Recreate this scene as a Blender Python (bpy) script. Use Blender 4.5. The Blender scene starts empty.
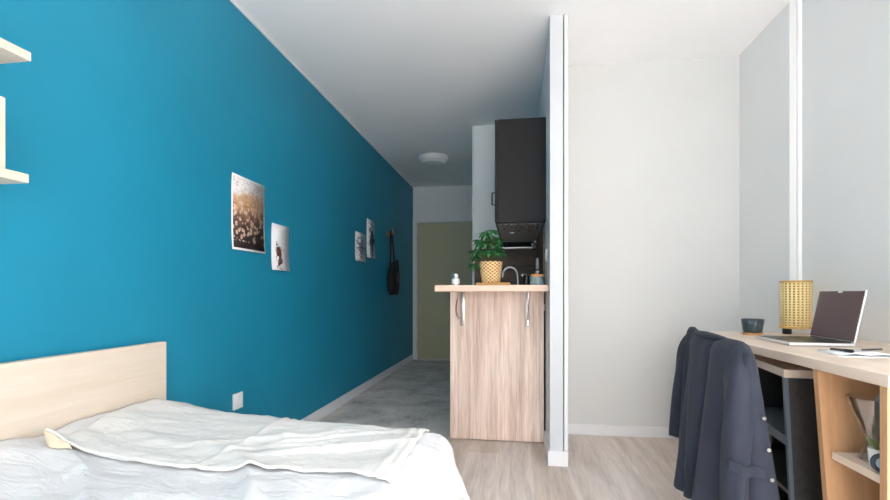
import bpy, bmesh, math, random
from mathutils import Vector, Matrix, noise
random.seed(7)
C = bpy.context.scene.collection
PI = math.pi
S = bpy.context.scene

# ------------------------------------------------------------------ materials
def new_mat(name):
    m = bpy.data.materials.new(name); m.use_nodes = True
    nt = m.node_tree
    b = nt.nodes['Principled BSDF']
    return m, nt, b

def nd(nt, t, **kw):
    n = nt.nodes.new(t)
    for k, v in kw.items():
        if hasattr(n, k) and k not in n.inputs: setattr(n, k, v)
        else: n.inputs[k].default_value = v
    return n

def lk(nt, a, b): nt.links.new(a, b)

def c4(c): return (c[0], c[1], c[2], 1.0)

def srgb(r, g, b):
    f = lambda v: (v/255/12.92) if v/255 <= 0.04045 else ((v/255+0.055)/1.055)**2.4
    return (f(r), f(g), f(b))

def coords(nt, scale=(1,1,1), rot=(0,0,0), loc=(0,0,0)):
    tc = nd(nt, 'ShaderNodeTexCoord'); mp = nd(nt, 'ShaderNodeMapping')
    mp.inputs['Scale'].default_value = scale; mp.inputs['Rotation'].default_value = rot
    mp.inputs['Location'].default_value = loc
    lk(nt, tc.outputs['Object'], mp.inputs['Vector'])
    return mp.outputs['Vector']

def mix(nt, fac, a, b, mode='MIX'):
    n = nt.nodes.new('ShaderNodeMix'); n.data_type = 'RGBA'; n.blend_type = mode
    for sock, v in ((n.inputs[0], fac), (n.inputs[6], a), (n.inputs[7], b)):
        if hasattr(v, 'is_output'): lk(nt, v, sock)
        elif isinstance(v, (int, float)): sock.default_value = v
        else: sock.default_value = c4(v)
    return n.outputs[2]

def ramp(nt, fac, stops, interp='LINEAR'):
    n = nt.nodes.new('ShaderNodeValToRGB'); cr = n.color_ramp; cr.interpolation = interp
    while len(cr.elements) > 1: cr.elements.remove(cr.elements[-1])
    cr.elements[0].position = stops[0][0]; cr.elements[0].color = c4(stops[0][1])
    for p, c in stops[1:]:
        e = cr.elements.new(p); e.color = c4(c)
    lk(nt, fac, n.inputs[0]); return n.outputs[0]

def mth(nt, op, a, b=0.0, c=0.0):
    n = nt.nodes.new('ShaderNodeMath'); n.operation = op
    for i, v in enumerate((a, b, c)):
        if hasattr(v, 'is_output'): lk(nt, v, n.inputs[i])
        else: n.inputs[i].default_value = v
    return n.outputs[0]

def bump(nt, b, h, strength=0.2, dist=0.01):
    n = nt.nodes.new('ShaderNodeBump'); n.inputs['Strength'].default_value = strength
    n.inputs['Distance'].default_value = dist
    lk(nt, h, n.inputs['Height']); lk(nt, n.outputs[0], b.inputs['Normal'])

def plain(name, col, rough=0.5, metal=0.0, vary=0.04, scale=30, bump_s=0.0, spec=0.5, sheen=0.0):
    m, nt, b = new_mat(name)
    v = coords(nt)
    nz = nd(nt, 'ShaderNodeTexNoise', Scale=scale, Detail=4.0); lk(nt, v, nz.inputs['Vector'])
    lo = tuple(x*(1-vary) for x in col); hi = tuple(min(1, x*(1+vary)) for x in col)
    lk(nt, ramp(nt, nz.outputs[0], [(0.3, lo), (0.7, hi)]), b.inputs['Base Color'])
    b.inputs['Roughness'].default_value = rough; b.inputs['Metallic'].default_value = metal
    b.inputs['Specular IOR Level'].default_value = spec
    if sheen: b.inputs['Sheen Weight'].default_value = sheen
    if bump_s: bump(nt, b, nz.outputs[0], bump_s, 0.002)
    return m

def wood(name, dark, light, axis='Z', rough=0.45, freq=1.0, stave=0.0, stave_axis='X', contrast=1.0, cross=14.0, along=0.7):
    m, nt, b = new_mat(name)
    sc = [cross*freq]*3; sc['XYZ'.index(axis)] = along*freq
    v = coords(nt, scale=tuple(sc))
    if stave:
        tc = nd(nt, 'ShaderNodeTexCoord'); sp = nd(nt, 'ShaderNodeSeparateXYZ'); lk(nt, tc.outputs['Object'], sp.inputs[0])
        idx = mth(nt, 'FLOOR', mth(nt, 'DIVIDE', sp.outputs[stave_axis], stave))
        wn = nd(nt, 'ShaderNodeTexWhiteNoise', noise_dimensions='1D'); lk(nt, idx, wn.inputs['W'])
        ad = nt.nodes.new('ShaderNodeVectorMath'); ad.operation = 'MULTIPLY_ADD'
        lk(nt, wn.outputs['Color'], ad.inputs[0]); ad.inputs[1].default_value = (9, 9, 9); lk(nt, v, ad.inputs[2])
        v = ad.outputs[0]
    n1 = nd(nt, 'ShaderNodeTexNoise', Scale=1.0, Detail=6.0, Roughness=0.62, Distortion=0.6); lk(nt, v, n1.inputs['Vector'])
    n2 = nd(nt, 'ShaderNodeTexNoise', Scale=7.0, Detail=3.0); lk(nt, v, n2.inputs['Vector'])
    f = mth(nt, 'MULTIPLY_ADD', n2.outputs[0], 0.35*contrast, mth(nt, 'MULTIPLY', n1.outputs[0], 0.75))
    col = ramp(nt, f, [(0.38, dark), (0.68, light)])
    if stave:
        t = ramp(nt, wn.outputs['Value'], [(0.0, (0.80, 0.77, 0.75)), (1.0, (1.06, 1.06, 1.06))])
        col = mix(nt, 1.0, col, t, 'MULTIPLY')
    lk(nt, col, b.inputs['Base Color']); b.inputs['Roughness'].default_value = rough
    bump(nt, b, f, 0.08, 0.002)
    return m

def fabric(name, col, scale=400, rough=0.9, vary=0.1, bump_s=0.25, sheen=0.2, crease=0.0):
    m, nt, b = new_mat(name)
    v = coords(nt)
    nz = nd(nt, 'ShaderNodeTexNoise', Scale=scale, Detail=2.0); lk(nt, v, nz.inputs['Vector'])
    n2 = nd(nt, 'ShaderNodeTexNoise', Scale=9.0, Detail=4.0); lk(nt, v, n2.inputs['Vector'])
    f = mth(nt, 'ADD', mth(nt, 'MULTIPLY', nz.outputs[0], 0.5), mth(nt, 'MULTIPLY', n2.outputs[0], 0.5))
    lk(nt, ramp(nt, f, [(0.3, tuple(x*(1-vary) for x in col)), (0.7, tuple(min(1, x*(1+vary)) for x in col))]), b.inputs['Base Color'])
    b.inputs['Roughness'].default_value = rough; b.inputs['Sheen Weight'].default_value = sheen
    b.inputs['Specular IOR Level'].default_value = 0.2
    if crease:
        va = coords(nt, scale=(5, 16, 8), rot=(0, 0, 0.7)); vb = coords(nt, scale=(16, 6, 8), rot=(0, 0, 0.5))
        na = nd(nt, 'ShaderNodeTexNoise', Scale=1.0, Detail=4.0, Roughness=0.55, Distortion=0.7); lk(nt, va, na.inputs['Vector'])
        nb_ = nd(nt, 'ShaderNodeTexNoise', Scale=1.0, Detail=3.0, Distortion=0.5); lk(nt, vb, nb_.inputs['Vector'])
        ra = mth(nt, 'ABSOLUTE', mth(nt, 'SUBTRACT', na.outputs[0], 0.5)); rb = mth(nt, 'ABSOLUTE', mth(nt, 'SUBTRACT', nb_.outputs[0], 0.5))
        h = mth(nt, 'ADD', mth(nt, 'MINIMUM', ra, 0.09), mth(nt, 'MULTIPLY', mth(nt, 'MINIMUM', rb, 0.07), 0.6))
        h = mth(nt, 'ADD', h, mth(nt, 'MULTIPLY', nz.outputs[0], 0.01))
        bump(nt, b, h, crease, 0.05)
    else:
        bump(nt, b, nz.outputs[0], bump_s, 0.001)
    return m

M = {}
M['white_paint'] = plain('white_paint', (0.75, 0.765, 0.765), 0.6, vary=0.012, scale=3, bump_s=0.02)
M['white_paint_dimmed'] = plain('white_paint_dimmed', (0.67, 0.68, 0.675), 0.6, vary=0.012, scale=3)  # the wall white, darkened because the back wall catches too much light
M['ceiling_paint'] = plain('ceiling_paint', (0.91, 0.915, 0.925), 0.75, vary=0.012, scale=2)
M['grey_paint'] = plain('grey_paint', (0.84, 0.87, 0.88), 0.65, vary=0.015, scale=3)
M['white_gloss'] = plain('white_gloss', (0.77, 0.78, 0.80), 0.35, vary=0.01)
M['teal_paint'] = plain('teal_paint', (0.010, 0.240, 0.385), 0.5, vary=0.05, scale=2.2, bump_s=0.03, spec=0.35)
M['door_paint'] = plain('door_paint', srgb(192, 188, 156), 0.45, vary=0.03, scale=2)
M['pale_oak'] = wood('pale_oak', srgb(212, 198, 180), srgb(225, 213, 200), 'Y', 0.5, 1.0, contrast=0.5, cross=16)
M['desk_oak'] = wood('desk_oak', srgb(212, 192, 172), srgb(236, 220, 207), 'Y', 0.45, 1.0, contrast=0.6, cross=20)
M['desk_oak_shaded'] = wood('desk_oak_shaded', srgb(172, 132, 95), srgb(196, 157, 119), 'Z', 0.5, 1.0, contrast=0.6, cross=20)  # upright-grain desk oak with the shade under the desk darkened in
M['bar_oak'] = wood('bar_oak', srgb(190, 158, 140), srgb(246, 226, 212), 'Z', 0.5, 1.0, stave=0.088, stave_axis='X', cross=24, along=1.0, contrast=1.2)
M['bar_top_oak'] = wood('bar_top_oak', srgb(214, 180, 158), srgb(236, 208, 188), 'X', 0.4, 1.0, cross=22)
M['dark_oak'] = wood('dark_oak', srgb(52, 38, 30), srgb(112, 86, 68), 'X', 0.5, 1.0, cross=16, along=1.5)
M['board_wood'] = wood('board_wood', srgb(190, 130, 70), srgb(222, 170, 105), 'X', 0.5)
M['navy_wool'] = fabric('navy_wool', (0.028, 0.033, 0.050), 900, 0.8, 0.2, 0.3, 0.06)
M['navy_lining'] = fabric('navy_lining', (0.006, 0.006, 0.008), 300, 0.5)
M['black_laminate'] = plain('black_laminate', (0.035, 0.033, 0.032), 0.45, vary=0.2, scale=60, bump_s=0.05)
M['cabinet_grey'] = plain('cabinet_grey', (0.0125, 0.012, 0.013), 0.55, spec=0.25, vary=0.06, scale=4)
M['hood_grey'] = plain('hood_grey', (0.035, 0.036, 0.038), 0.4, vary=0.06, scale=8)
M['hood_panel'] = plain('hood_panel', (0.30, 0.30, 0.31), 0.5, vary=0.06, scale=8)
M['black_matte'] = plain('black_matte', (0.005, 0.005, 0.006), 0.7, vary=0.1, spec=0.2)
M['black_metal'] = plain('black_metal', (0.008, 0.008, 0.009), 0.35, vary=0.1)
M['black_cloth'] = fabric('black_cloth', (0.006, 0.006, 0.007), 300)
M['blue_grey_metal'] = plain('blue_grey_metal', (0.10, 0.135, 0.17), 0.45, 0.2, vary=0.06)
M['chrome'] = plain('chrome', (0.78, 0.78, 0.78), 0.15, 1.0, vary=0.02)
M['steel'] = plain('steel', (0.6, 0.6, 0.61), 0.3, 1.0, vary=0.04)
M['bracket_steel'] = plain('bracket_steel', (0.42, 0.39, 0.37), 0.28, 0.9, vary=0.1)
M['button_horn'] = plain('button_horn', (0.22, 0.21, 0.20), 0.4, vary=0.2)
M['aluminium'] = plain('aluminium', (0.72, 0.73, 0.75), 0.35, 0.7, vary=0.02)
M['brass'] = plain('brass', (0.45, 0.24, 0.08), 0.35, 0.9, vary=0.1)
M['white_plastic'] = plain('white_plastic', (0.86, 0.87, 0.88), 0.35, vary=0.01)
M['paper'] = plain('paper', (0.84, 0.85, 0.86), 0.8, vary=0.02)
M['slate_ceramic'] = plain('slate_ceramic', (0.045, 0.068, 0.082), 0.3, vary=0.15, scale=60)
M['white_ceramic'] = plain('white_ceramic', (0.8, 0.8, 0.78), 0.25, vary=0.01)
M['leaf_green'] = plain('leaf_green', (0.034, 0.165, 0.048), 0.3, vary=0.7, scale=28)
M['leaf_pale'] = plain('leaf_pale', (0.20, 0.27, 0.08), 0.45, vary=0.3, scale=40)
M['stem_brown'] = plain('stem_brown', (0.10, 0.09, 0.03), 0.6, vary=0.2)
M['soil'] = plain('soil', (0.03, 0.02, 0.012), 0.95, vary=0.5, scale=120, bump_s=0.5)
M['cane'] = plain('cane', srgb(246, 220, 158), 0.55, vary=0.08, scale=120, bump_s=0.15)
M['cane_hole_shade'] = plain('cane_hole_shade', srgb(168, 128, 72), 0.7, vary=0.1, scale=40)  # brown standing in for the shade behind the lattice holes
M['cane_rim'] = plain('cane_rim', srgb(206, 162, 92), 0.5, vary=0.1, scale=80)
M['spread_white'] = fabric('spread_white', (0.645, 0.65, 0.67), 500, 0.95, 0.02, 0.15, 0.1, 0.42)
M['throw_cream'] = fabric('throw_cream', (0.68, 0.67, 0.65), 350, 0.95, 0.04, 0.4, 0.1, 0.36)
M['hem_beige'] = fabric('hem_beige', (0.62, 0.53, 0.40), 300, 0.95, 0.08, 0.3)
M['jar_blue'] = plain('jar_blue', (0.30, 0.40, 0.43), 0.2, vary=0.3, scale=30)
M['key_black'] = plain('key_black', (0.03, 0.027, 0.024), 0.35, vary=0.05)
M['ring_blue'] = plain('ring_blue', (0.02, 0.035, 0.055), 0.35, vary=0.1)
M['ring_pale'] = plain('ring_pale', (0.25, 0.34, 0.40), 0.4, vary=0.1)
M['lamp_opal'] = plain('lamp_opal', (0.72, 0.74, 0.76), 0.4, vary=0.01)

def display_mat():
    m, nt, b = new_mat('display_glass')
    v = coords(nt)
    nz = nd(nt, 'ShaderNodeTexNoise', Scale=4.0); lk(nt, v, nz.inputs['Vector'])
    lk(nt, ramp(nt, nz.outputs[0], [(0.3, (0.105, 0.055, 0.058)), (0.7, (0.12, 0.063, 0.066))]), b.inputs['Base Color'])
    b.inputs['Roughness'].default_value = 0.25; b.inputs['Specular IOR Level'].default_value = 0.25
    return m
M['display'] = display_mat()

def floor_mat():
    m, nt, b = new_mat('laminate_planks')
    tc = nd(nt, 'ShaderNodeTexCoord'); mp = nd(nt, 'ShaderNodeMapping'); lk(nt, tc.outputs['Object'], mp.inputs['Vector'])
    mp.inputs['Rotation'].default_value = (0, 0, PI/2)
    mp.inputs['Location'].default_value = (0.35, 0.10, 0)
    br = nd(nt, 'ShaderNodeTexBrick', offset=0.37, squash=1.0)
    lk(nt, mp.outputs[0], br.inputs['Vector'])
    br.inputs['Color1'].default_value = c4(srgb(226, 214, 207)); br.inputs['Color2'].default_value = c4(srgb(204, 187, 172))
    br.inputs['Mortar'].default_value = c4(srgb(214, 202, 190))
    br.inputs['Scale'].default_value = 1.0; br.inputs['Mortar Size'].default_value = 0.0016
    br.inputs['Brick Width'].default_value = 1.28; br.inputs['Row Height'].default_value = 0.19; br.inputs['Bias'].default_value = -0.25
    v = coords(nt, scale=(16, 1.2, 1))
    n1 = nd(nt, 'ShaderNodeTexNoise', Scale=1.0, Detail=6.0, Roughness=0.6, Distortion=0.8); lk(nt, v, n1.inputs['Vector'])
    n2 = nd(nt, 'ShaderNodeTexNoise', Scale=6.0, Detail=3.0); lk(nt, v, n2.inputs['Vector'])
    f = mth(nt, 'ADD', mth(nt, 'MULTIPLY', n1.outputs[0], 0.7), mth(nt, 'MULTIPLY', n2.outputs[0], 0.3))
    g = ramp(nt, f, [(0.34, (0.70, 0.67, 0.64)), (0.62, (1.05, 1.05, 1.05))])
    lk(nt, mix(nt, 1.0, br.outputs[0], g, 'MULTIPLY'), b.inputs['Base Color'])
    b.inputs['Roughness'].default_value = 0.45
    bump(nt, b, f, 0.05, 0.002)
    return m
M['laminate'] = floor_mat()

def vinyl_mat():
    m, nt, b = new_mat('grey_vinyl')
    v = coords(nt)
    n1 = nd(nt, 'ShaderNodeTexNoise', Scale=3.5, Detail=9.0, Roughness=0.62, Distortion=0.4); lk(nt, v, n1.inputs['Vector'])
    v2 = coords(nt, scale=(60, 8, 1), rot=(0, 0, 0.5))
    n2 = nd(nt, 'ShaderNodeTexNoise', Scale=1.0, Detail=5.0); lk(nt, v2, n2.inputs['Vector'])
    f = mth(nt, 'ADD', mth(nt, 'MULTIPLY', n1.outputs[0], 0.75), mth(nt, 'MULTIPLY', n2.outputs[0], 0.25))
    lk(nt, ramp(nt, f, [(0.30, srgb(132, 122, 116)), (0.46, srgb(206, 198, 192)), (0.66, srgb(244, 238, 233))]), b.inputs['Base Color'])
    lk(nt, ramp(nt, f, [(0.4, (0.4,)*3), (0.6, (0.6,)*3)]), b.inputs['Roughness'])
    bump(nt, b, f, 0.05, 0.002)
    return m
M['vinyl'] = vinyl_mat()

def glass_mat(name, tint=(0.95, 0.97, 0.97), gloss=0.12):
    m = bpy.data.materials.new(name); m.use_nodes = True; nt = m.node_tree
    nt.nodes.remove(nt.nodes['Principled BSDF'])
    out = nt.nodes['Material Output']
    tr = nt.nodes.new('ShaderNodeBsdfTransparent'); tr.inputs[0].default_value = c4(tint)
    gl = nt.nodes.new('ShaderNodeBsdfGlossy'); gl.inputs['Roughness'].default_value = 0.03
    lw = nt.nodes.new('ShaderNodeLayerWeight'); lw.inputs[0].default_value = 0.35
    mx = nt.nodes.new('ShaderNodeMixShader')
    f = mth(nt, 'MULTIPLY_ADD', lw.outputs['Facing'], gloss*3, gloss*0.3)
    lk(nt, f, mx.inputs[0]); lk(nt, tr.outputs[0], mx.inputs[1]); lk(nt, gl.outputs[0], mx.inputs[2])
    lk(nt, mx.outputs[0], out.inputs['Surface'])
    return m
M['vase_glass'] = glass_mat('vase_glass', (0.985, 0.985, 0.98), 0.20)
M['pane_glass'] = glass_mat('pane_glass', (0.98, 0.98, 0.98), 0.05)

def filter_mat():
    m, nt, b = new_mat('filter_mesh')
    v = coords(nt, scale=(55, 28, 28))
    vo = nd(nt, 'ShaderNodeTexVoronoi', Scale=1.0); lk(nt, v, vo.inputs['Vector'])
    lk(nt, ramp(nt, vo.outputs['Distance'], [(0.25, (0.55, 0.55, 0.55)), (0.6, (0.04, 0.04, 0.04))]), b.inputs['Base Color'])
    b.inputs['Roughness'].default_value = 0.4; b.inputs['Metallic'].default_value = 0.3
    return m
M['filter'] = filter_mat()

def weave_mat():
    m, nt, b = new_mat('woven_straw')
    v = coords(nt)
    sp = nd(nt, 'ShaderNodeSeparateXYZ'); lk(nt, v, sp.inputs[0])
    ang = mth(nt, 'ARCTAN2', sp.outputs['Y'], sp.outputs['X'])
    a = mth(nt, 'SINE', mth(nt, 'MULTIPLY', ang, 15))
    z = mth(nt, 'SINE', mth(nt, 'MULTIPLY', sp.outputs['Z'], 300))
    f = mth(nt, 'MULTIPLY_ADD', mth(nt, 'MULTIPLY', a, z), 0.5, 0.5)
    lk(nt, ramp(nt, f, [(0.22, srgb(150, 100, 48)), (0.5, srgb(222, 184, 128)), (0.75, srgb(240, 214, 168))]), b.inputs['Base Color'])
    b.inputs['Roughness'].default_value = 0.7
    bump(nt, b, f, 0.6, 0.004)
    return m
M['weave'] = weave_mat()

def sheet_coords(nt, w, h):
    tc = nd(nt, 'ShaderNodeTexCoord'); sp = nd(nt, 'ShaderNodeSeparateXYZ'); lk(nt, tc.outputs['Object'], sp.inputs[0])
    u = mth(nt, 'ADD', mth(nt, 'DIVIDE', sp.outputs['Y'], w), 0.5)
    v = mth(nt, 'ADD', mth(nt, 'DIVIDE', sp.outputs['Z'], h), 0.5)
    return tc.outputs['Object'], u, v

def border_mask(nt, u, v, bx, by):
    mx = mth(nt, 'MAXIMUM', mth(nt, 'DIVIDE', mth(nt, 'ABSOLUTE', mth(nt, 'SUBTRACT', u, 0.5)), 0.5-bx),
             mth(nt, 'DIVIDE', mth(nt, 'ABSOLUTE', mth(nt, 'SUBTRACT', v, 0.5)), 0.5-by))
    return mth(nt, 'LESS_THAN', mx, 1.0)

def meadow_print(w, h):
    m, nt, b = new_mat('meadow_print')
    co, u, v = sheet_coords(nt, w, h)
    n1 = nd(nt, 'ShaderNodeTexNoise', Scale=14.0, Detail=6.0, Roughness=0.7); lk(nt, co, n1.inputs['Vector'])
    n2 = nd(nt, 'ShaderNodeTexNoise', Scale=70.0, Detail=3.0); lk(nt, co, n2.inputs['Vector'])
    vv = mth(nt, 'ADD', v, mth(nt, 'MULTIPLY', mth(nt, 'SUBTRACT', n1.outputs[0], 0.5), 0.55))
    base = ramp(nt, vv, [(0.05, (0.012, 0.006, 0.008)), (0.30, (0.035, 0.016, 0.016)), (0.48, (0.20, 0.10, 0.06)),
                         (0.60, (0.48, 0.27, 0.14)), (0.74, (0.62, 0.42, 0.26)), (0.80, (0.72, 0.66, 0.66)), (0.95, (0.76, 0.74, 0.77))])
    vo = nd(nt, 'ShaderNodeTexVoronoi', Scale=36.0); lk(nt, co, vo.inputs['Vector'])
    dot = mth(nt, 'LESS_THAN', vo.outputs['Distance'], 0.44)
    low = mth(nt, 'MULTIPLY', mth(nt, 'LESS_THAN', v, 0.66), mth(nt, 'GREATER_THAN', n1.outputs[0], 0.42))
    mid = mth(nt, 'GREATER_THAN', v, 0.12)
    fl = mth(nt, 'MULTIPLY', dot, mth(nt, 'MULTIPLY', low, mid))
    fcol = ramp(nt, n2.outputs[0], [(0.35, (0.50, 0.24, 0.16)), (0.6, (0.84, 0.68, 0.54))])
    pic = mix(nt, mth(nt, 'MULTIPLY', fl, 0.85), base, fcol)
    pic = mix(nt, mth(nt, 'MULTIPLY', mth(nt, 'GREATER_THAN', n2.outputs[0], 0.58), 0.35), pic, (0.05, 0.03, 0.03))
    lk(nt, mix(nt, border_mask(nt, u, v, 0.035, 0.03), (0.82, 0.83, 0.85), pic), b.inputs['Base Color'])
    b.inputs['Roughness'].default_value = 0.5
    return m

def sketch_print(name, w, h, ink, sx, centre, rad, thr, scale, stretch=(1,1,1), ground=(0.80, 0.82, 0.86)):
    m, nt, b = new_mat(name)
    co, u, v = sheet_coords(nt, w, h)
    mp = nd(nt, 'ShaderNodeMapping'); mp.inputs['Scale'].default_value = stretch; mp.inputs['Rotation'].default_value = (0.5, 0, 0)
    lk(nt, co, mp.inputs['Vector'])
    n1 = nd(nt, 'ShaderNodeTexNoise', Scale=scale, Detail=5.0, Roughness=0.65, Distortion=1.2); lk(nt, mp.outputs[0], n1.inputs['Vector'])
    du = mth(nt, 'DIVIDE', mth(nt, 'SUBTRACT', u, centre[0]), rad[0]); dv = mth(nt, 'DIVIDE', mth(nt, 'SUBTRACT', v, centre[1]), rad[1])
    d = mth(nt, 'SQRT', mth(nt, 'ADD', mth(nt, 'MULTIPLY', du, du), mth(nt, 'MULTIPLY', dv, dv)))
    k = mth(nt, 'GREATER_THAN', mth(nt, 'SUBTRACT', n1.outputs[0], mth(nt, 'MULTIPLY', d, 0.22)), thr)
    n2 = nd(nt, 'ShaderNodeTexNoise', Scale=scale*3); lk(nt, co, n2.inputs['Vector'])
    icol = ramp(nt, n2.outputs[0], [(0.4, ink), (0.65, tuple(min(1, x*3.5+0.02) for x in ink))])
    lk(nt, mix(nt, k, ground, icol), b.inputs['Base Color'])
    b.inputs['Roughness'].default_value = 0.6
    return m

# ------------------------------------------------------------------ mesh helpers
class MB:
    def __init__(s): s.bm = bmesh.new()
    def box(s, x0, y0, z0, x1, y1, z1, bev=0.0, seg=2, mat=None):
        b = bmesh.new(); bmesh.ops.create_cube(b, size=1.0)
        for v in b.verts:
            v.co = Vector(((x0+x1)/2+v.co.x*(x1-x0), (y0+y1)/2+v.co.y*(y1-y0), (z0+z1)/2+v.co.z*(z1-z0)))
        if bev: bmesh.ops.bevel(b, geom=b.edges[:], offset=bev, segments=seg, affect='EDGES', profile=0.5)
        s.add(b, mat); return s
    def add(s, b, mat=None):
        if mat is not None: bmesh.ops.transform(b, matrix=mat, verts=b.verts[:])
        me = bpy.data.meshes.new('tmp'); b.to_mesh(me); b.free(); s.bm.from_mesh(me); bpy.data.meshes.remove(me)
    def hexa(s, pts, bev=0.0):          # 8 points: bottom 4 (ccw), top 4
        b = bmesh.new(); vs = [b.verts.new(p) for p in pts]
        for f in ((3,2,1,0),(4,5,6,7),(0,1,5,4),(1,2,6,5),(2,3,7,6),(3,0,4,7)): b.faces.new([vs[i] for i in f])
        if bev: bmesh.ops.bevel(b, geom=b.edges[:], offset=bev, segments=2, affect='EDGES')
        s.add(b); return s
    def lathe(s, prof, n=32, cx=0, cy=0, cap=True):
        rings = []
        for r, z in prof:
            rings.append([s.bm.verts.new((cx+r*math.cos(2*PI*i/n), cy+r*math.sin(2*PI*i/n), z)) for i in range(n)])
        for a, b in zip(rings, rings[1:]):
            for i in range(n): s.bm.faces.new((a[i], a[(i+1)%n], b[(i+1)%n], b[i]))
        if cap:
            if prof[0][0] > 1e-5: s.bm.faces.new(list(reversed(rings[0])))
            if prof[-1][0] > 1e-5: s.bm.faces.new(rings[-1])
        return s
    def tube(s, pts, r, n=10, flat=None):
        pts = [Vector(p) for p in pts]; rings = []
        up = Vector((0.13, 0.31, 0.94))
        for i, p in enumerate(pts):
            d = (pts[min(i+1, len(pts)-1)] - pts[max(i-1, 0)]).normalized()
            if abs(d.dot(up)) > 0.95: up = Vector((1, 0.1, 0))
            a = d.cross(up).normalized(); b = a.cross(d).normalized()
            rr = r[i] if isinstance(r, (list, tuple)) else r
            rings.append([s.bm.verts.new(p + a*rr*math.cos(2*PI*k/n) + b*rr*math.sin(2*PI*k/n)) for k in range(n)])
            up = b
        for A, B in zip(rings, rings[1:]):
            for k in range(n): s.bm.faces.new((A[k], A[(k+1)%n], B[(k+1)%n], B[k]))
        s.bm.faces.new(list(reversed(rings[0]))); s.bm.faces.new(rings[-1]); return s
    def loft(s, rings, closed=True, cap0=False, cap1=False):
        R = [[s.bm.verts.new(p) for p in r] for r in rings]
        n = len(R[0])
        for A, B in zip(R, R[1:]):
            for k in range(n if closed else n-1): s.bm.faces.new((A[k], A[(k+1)%n], B[(k+1)%n], B[k]))
        if cap0: s.bm.faces.new(list(reversed(R[0])))
        if cap1: s.bm.faces.new(R[-1])
        return s
    def sphere(s, c, r, sc=(1,1,1), n=16):
        b = bmesh.new(); bmesh.ops.create_uvsphere(b, u_segments=n, v_segments=n//2+2, radius=r)
        s.add(b, Matrix.Translation(c) @ Matrix.Diagonal((*sc, 1))); return s
    def cyl(s, p0, p1, r, n=20, bev=0):
        p0, p1 = Vector(p0), Vector(p1); d = p1-p0
        b = bmesh.new(); bmesh.ops.create_cone(b, cap_ends=True, segments=n, radius1=r, radius2=r, depth=d.length)
        if bev: bmesh.ops.bevel(b, geom=[e for e in b.edges if len(e.link_faces) == 2 and e.calc_face_angle(0) > 1.0], offset=bev, segments=2, affect='EDGES')
        q = d.to_track_quat('Z', 'Y').to_matrix().to_4x4()
        s.add(b, Matrix.Translation((p0+p1)/2) @ q); return s
    def build(s, name, mat, parent=None, smooth=False, mods=None, loc=None):
        bmesh.ops.recalc_face_normals(s.bm, faces=s.bm.faces[:])
        me = bpy.data.meshes.new(name); s.bm.to_mesh(me); s.bm.free()
        if smooth:
            for p in me.polygons: p.use_smooth = True
            if smooth != 'all':
                try: me.set_sharp_from_angle(angle=math.radians(38))
                except Exception: pass
        o = bpy.data.objects.new(name, me); C.objects.link(o)
        me.materials.append(M[mat] if isinstance(mat, str) else mat)
        if parent is not None: o.parent = parent
        if loc is not None: o.location = loc
        return o

def tag(o, label=None, cat=None, group=None, kind=None):
    if label: o['label'] = label
    if cat: o['category'] = cat
    if group: o['group'] = group
    if kind: o['kind'] = kind
    return o

def thing(name, label, cat, loc=(0,0,0), rz=0.0, group=None):
    o = bpy.data.objects.new(name, None); C.objects.link(o); o.location = loc; o.rotation_euler = (0, 0, rz)
    o.empty_display_size = 0.05
    return tag(o, label, cat, group)

def struct(name, mb, mat, label=None, parent=None):
    o = mb.build(name, mat, parent)
    if parent is None: tag(o, label, None, None, 'structure'); 
    return o

def solid(o, th, offset=-1):
    m = o.modifiers.new('thickness', 'SOLIDIFY'); m.thickness = th; m.offset = offset; return o
def subd(o, lv=1):
    m = o.modifiers.new('smooth', 'SUBSURF'); m.levels = lv; m.render_levels = lv; return o

# ------------------------------------------------------------------ setting
H = 2.539; XL = -1.505; XR = 1.507; XR2 = 1.455; YF = -1.5; YB = 3.39; YH = 6.9; XP = 0.19; YK = 4.46; YP = 2.75
YS = 2.81
T = 0.12
def st(name, mb, mat, label, cat):
    o = mb.build(name, mat); tag(o, label, cat, None, 'structure'); return o

fm = MB()
fm.box(XL-T, YF-T, -0.08, XR+T, 3.15, 0.0).box(XP, 3.15, -0.08, XR+T, YB+T, 0.0)
st('floor', fm, 'laminate', 'pale greige wood plank floor of the bedroom', 'floor')
st('floor_hall', MB().box(XL-T, 3.15, -0.08, XP, YH+T, 0.0), 'vinyl', 'dark mottled grey floor of the entrance hall', 'floor')
cm = MB().box(XL-T, YF-T, H, XR+T, YH+T, H+0.1)
st('ceiling', cm, 'ceiling_paint', 'plain white ceiling running into the hall', 'ceiling')
st('wall_left', MB().box(XL-T, YF-T, 0, XL, YH+T, H), 'teal_paint', 'long teal blue wall with the pictures and headboard', 'wall')
st('wall_hall_end', MB().box(XL, YH, 0, -0.40, YH+T, H), 'grey_paint', 'white wall around the entrance door at the hall end', 'wall')
VY0, VY1, VZ0, VZ1 = -1.00, 0.95, 0.06, 1.50
wr = MB().box(XR, YF-T, 0, XR+T, VY0, H).box(XR, VY1, 0, XR+T, YS, H).box(XR, VY0, 0, XR+T, VY1, VZ0).box(XR, VY0, VZ1, XR+T, VY1, H).box(XR2, YS, 0, XR+T, YB, H)
st('wall_right', wr, 'white_paint', 'white wall stepping behind the desk', 'wall')
st('wall_back', MB().box(0.29, YB, 0, XR+T, YB+T, H), 'white_paint_dimmed', 'white wall at the back of the desk corner', 'wall')
M['partition_white_dimmed'] = plain('partition_white_dimmed', (0.60, 0.62, 0.65), 0.6, vary=0.012, scale=3)  # same wall white, darkened to tame the strong light on the partition end
pm = MB().box(XP, YP, 0, 0.262, YB+0.002, H).box(XP, YB+0.002, 0, 0.29, YH, H)
st('wall_partition', pm, 'partition_white_dimmed', 'slim white partition wall ending beside the bar', 'wall')
st('trim_1', MB().box(0.268, YP-0.003, 0.085, 0.289, YB, H-0.004, 0.003), 'white_gloss', 'white corner strip on the partition end', 'trim')
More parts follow.
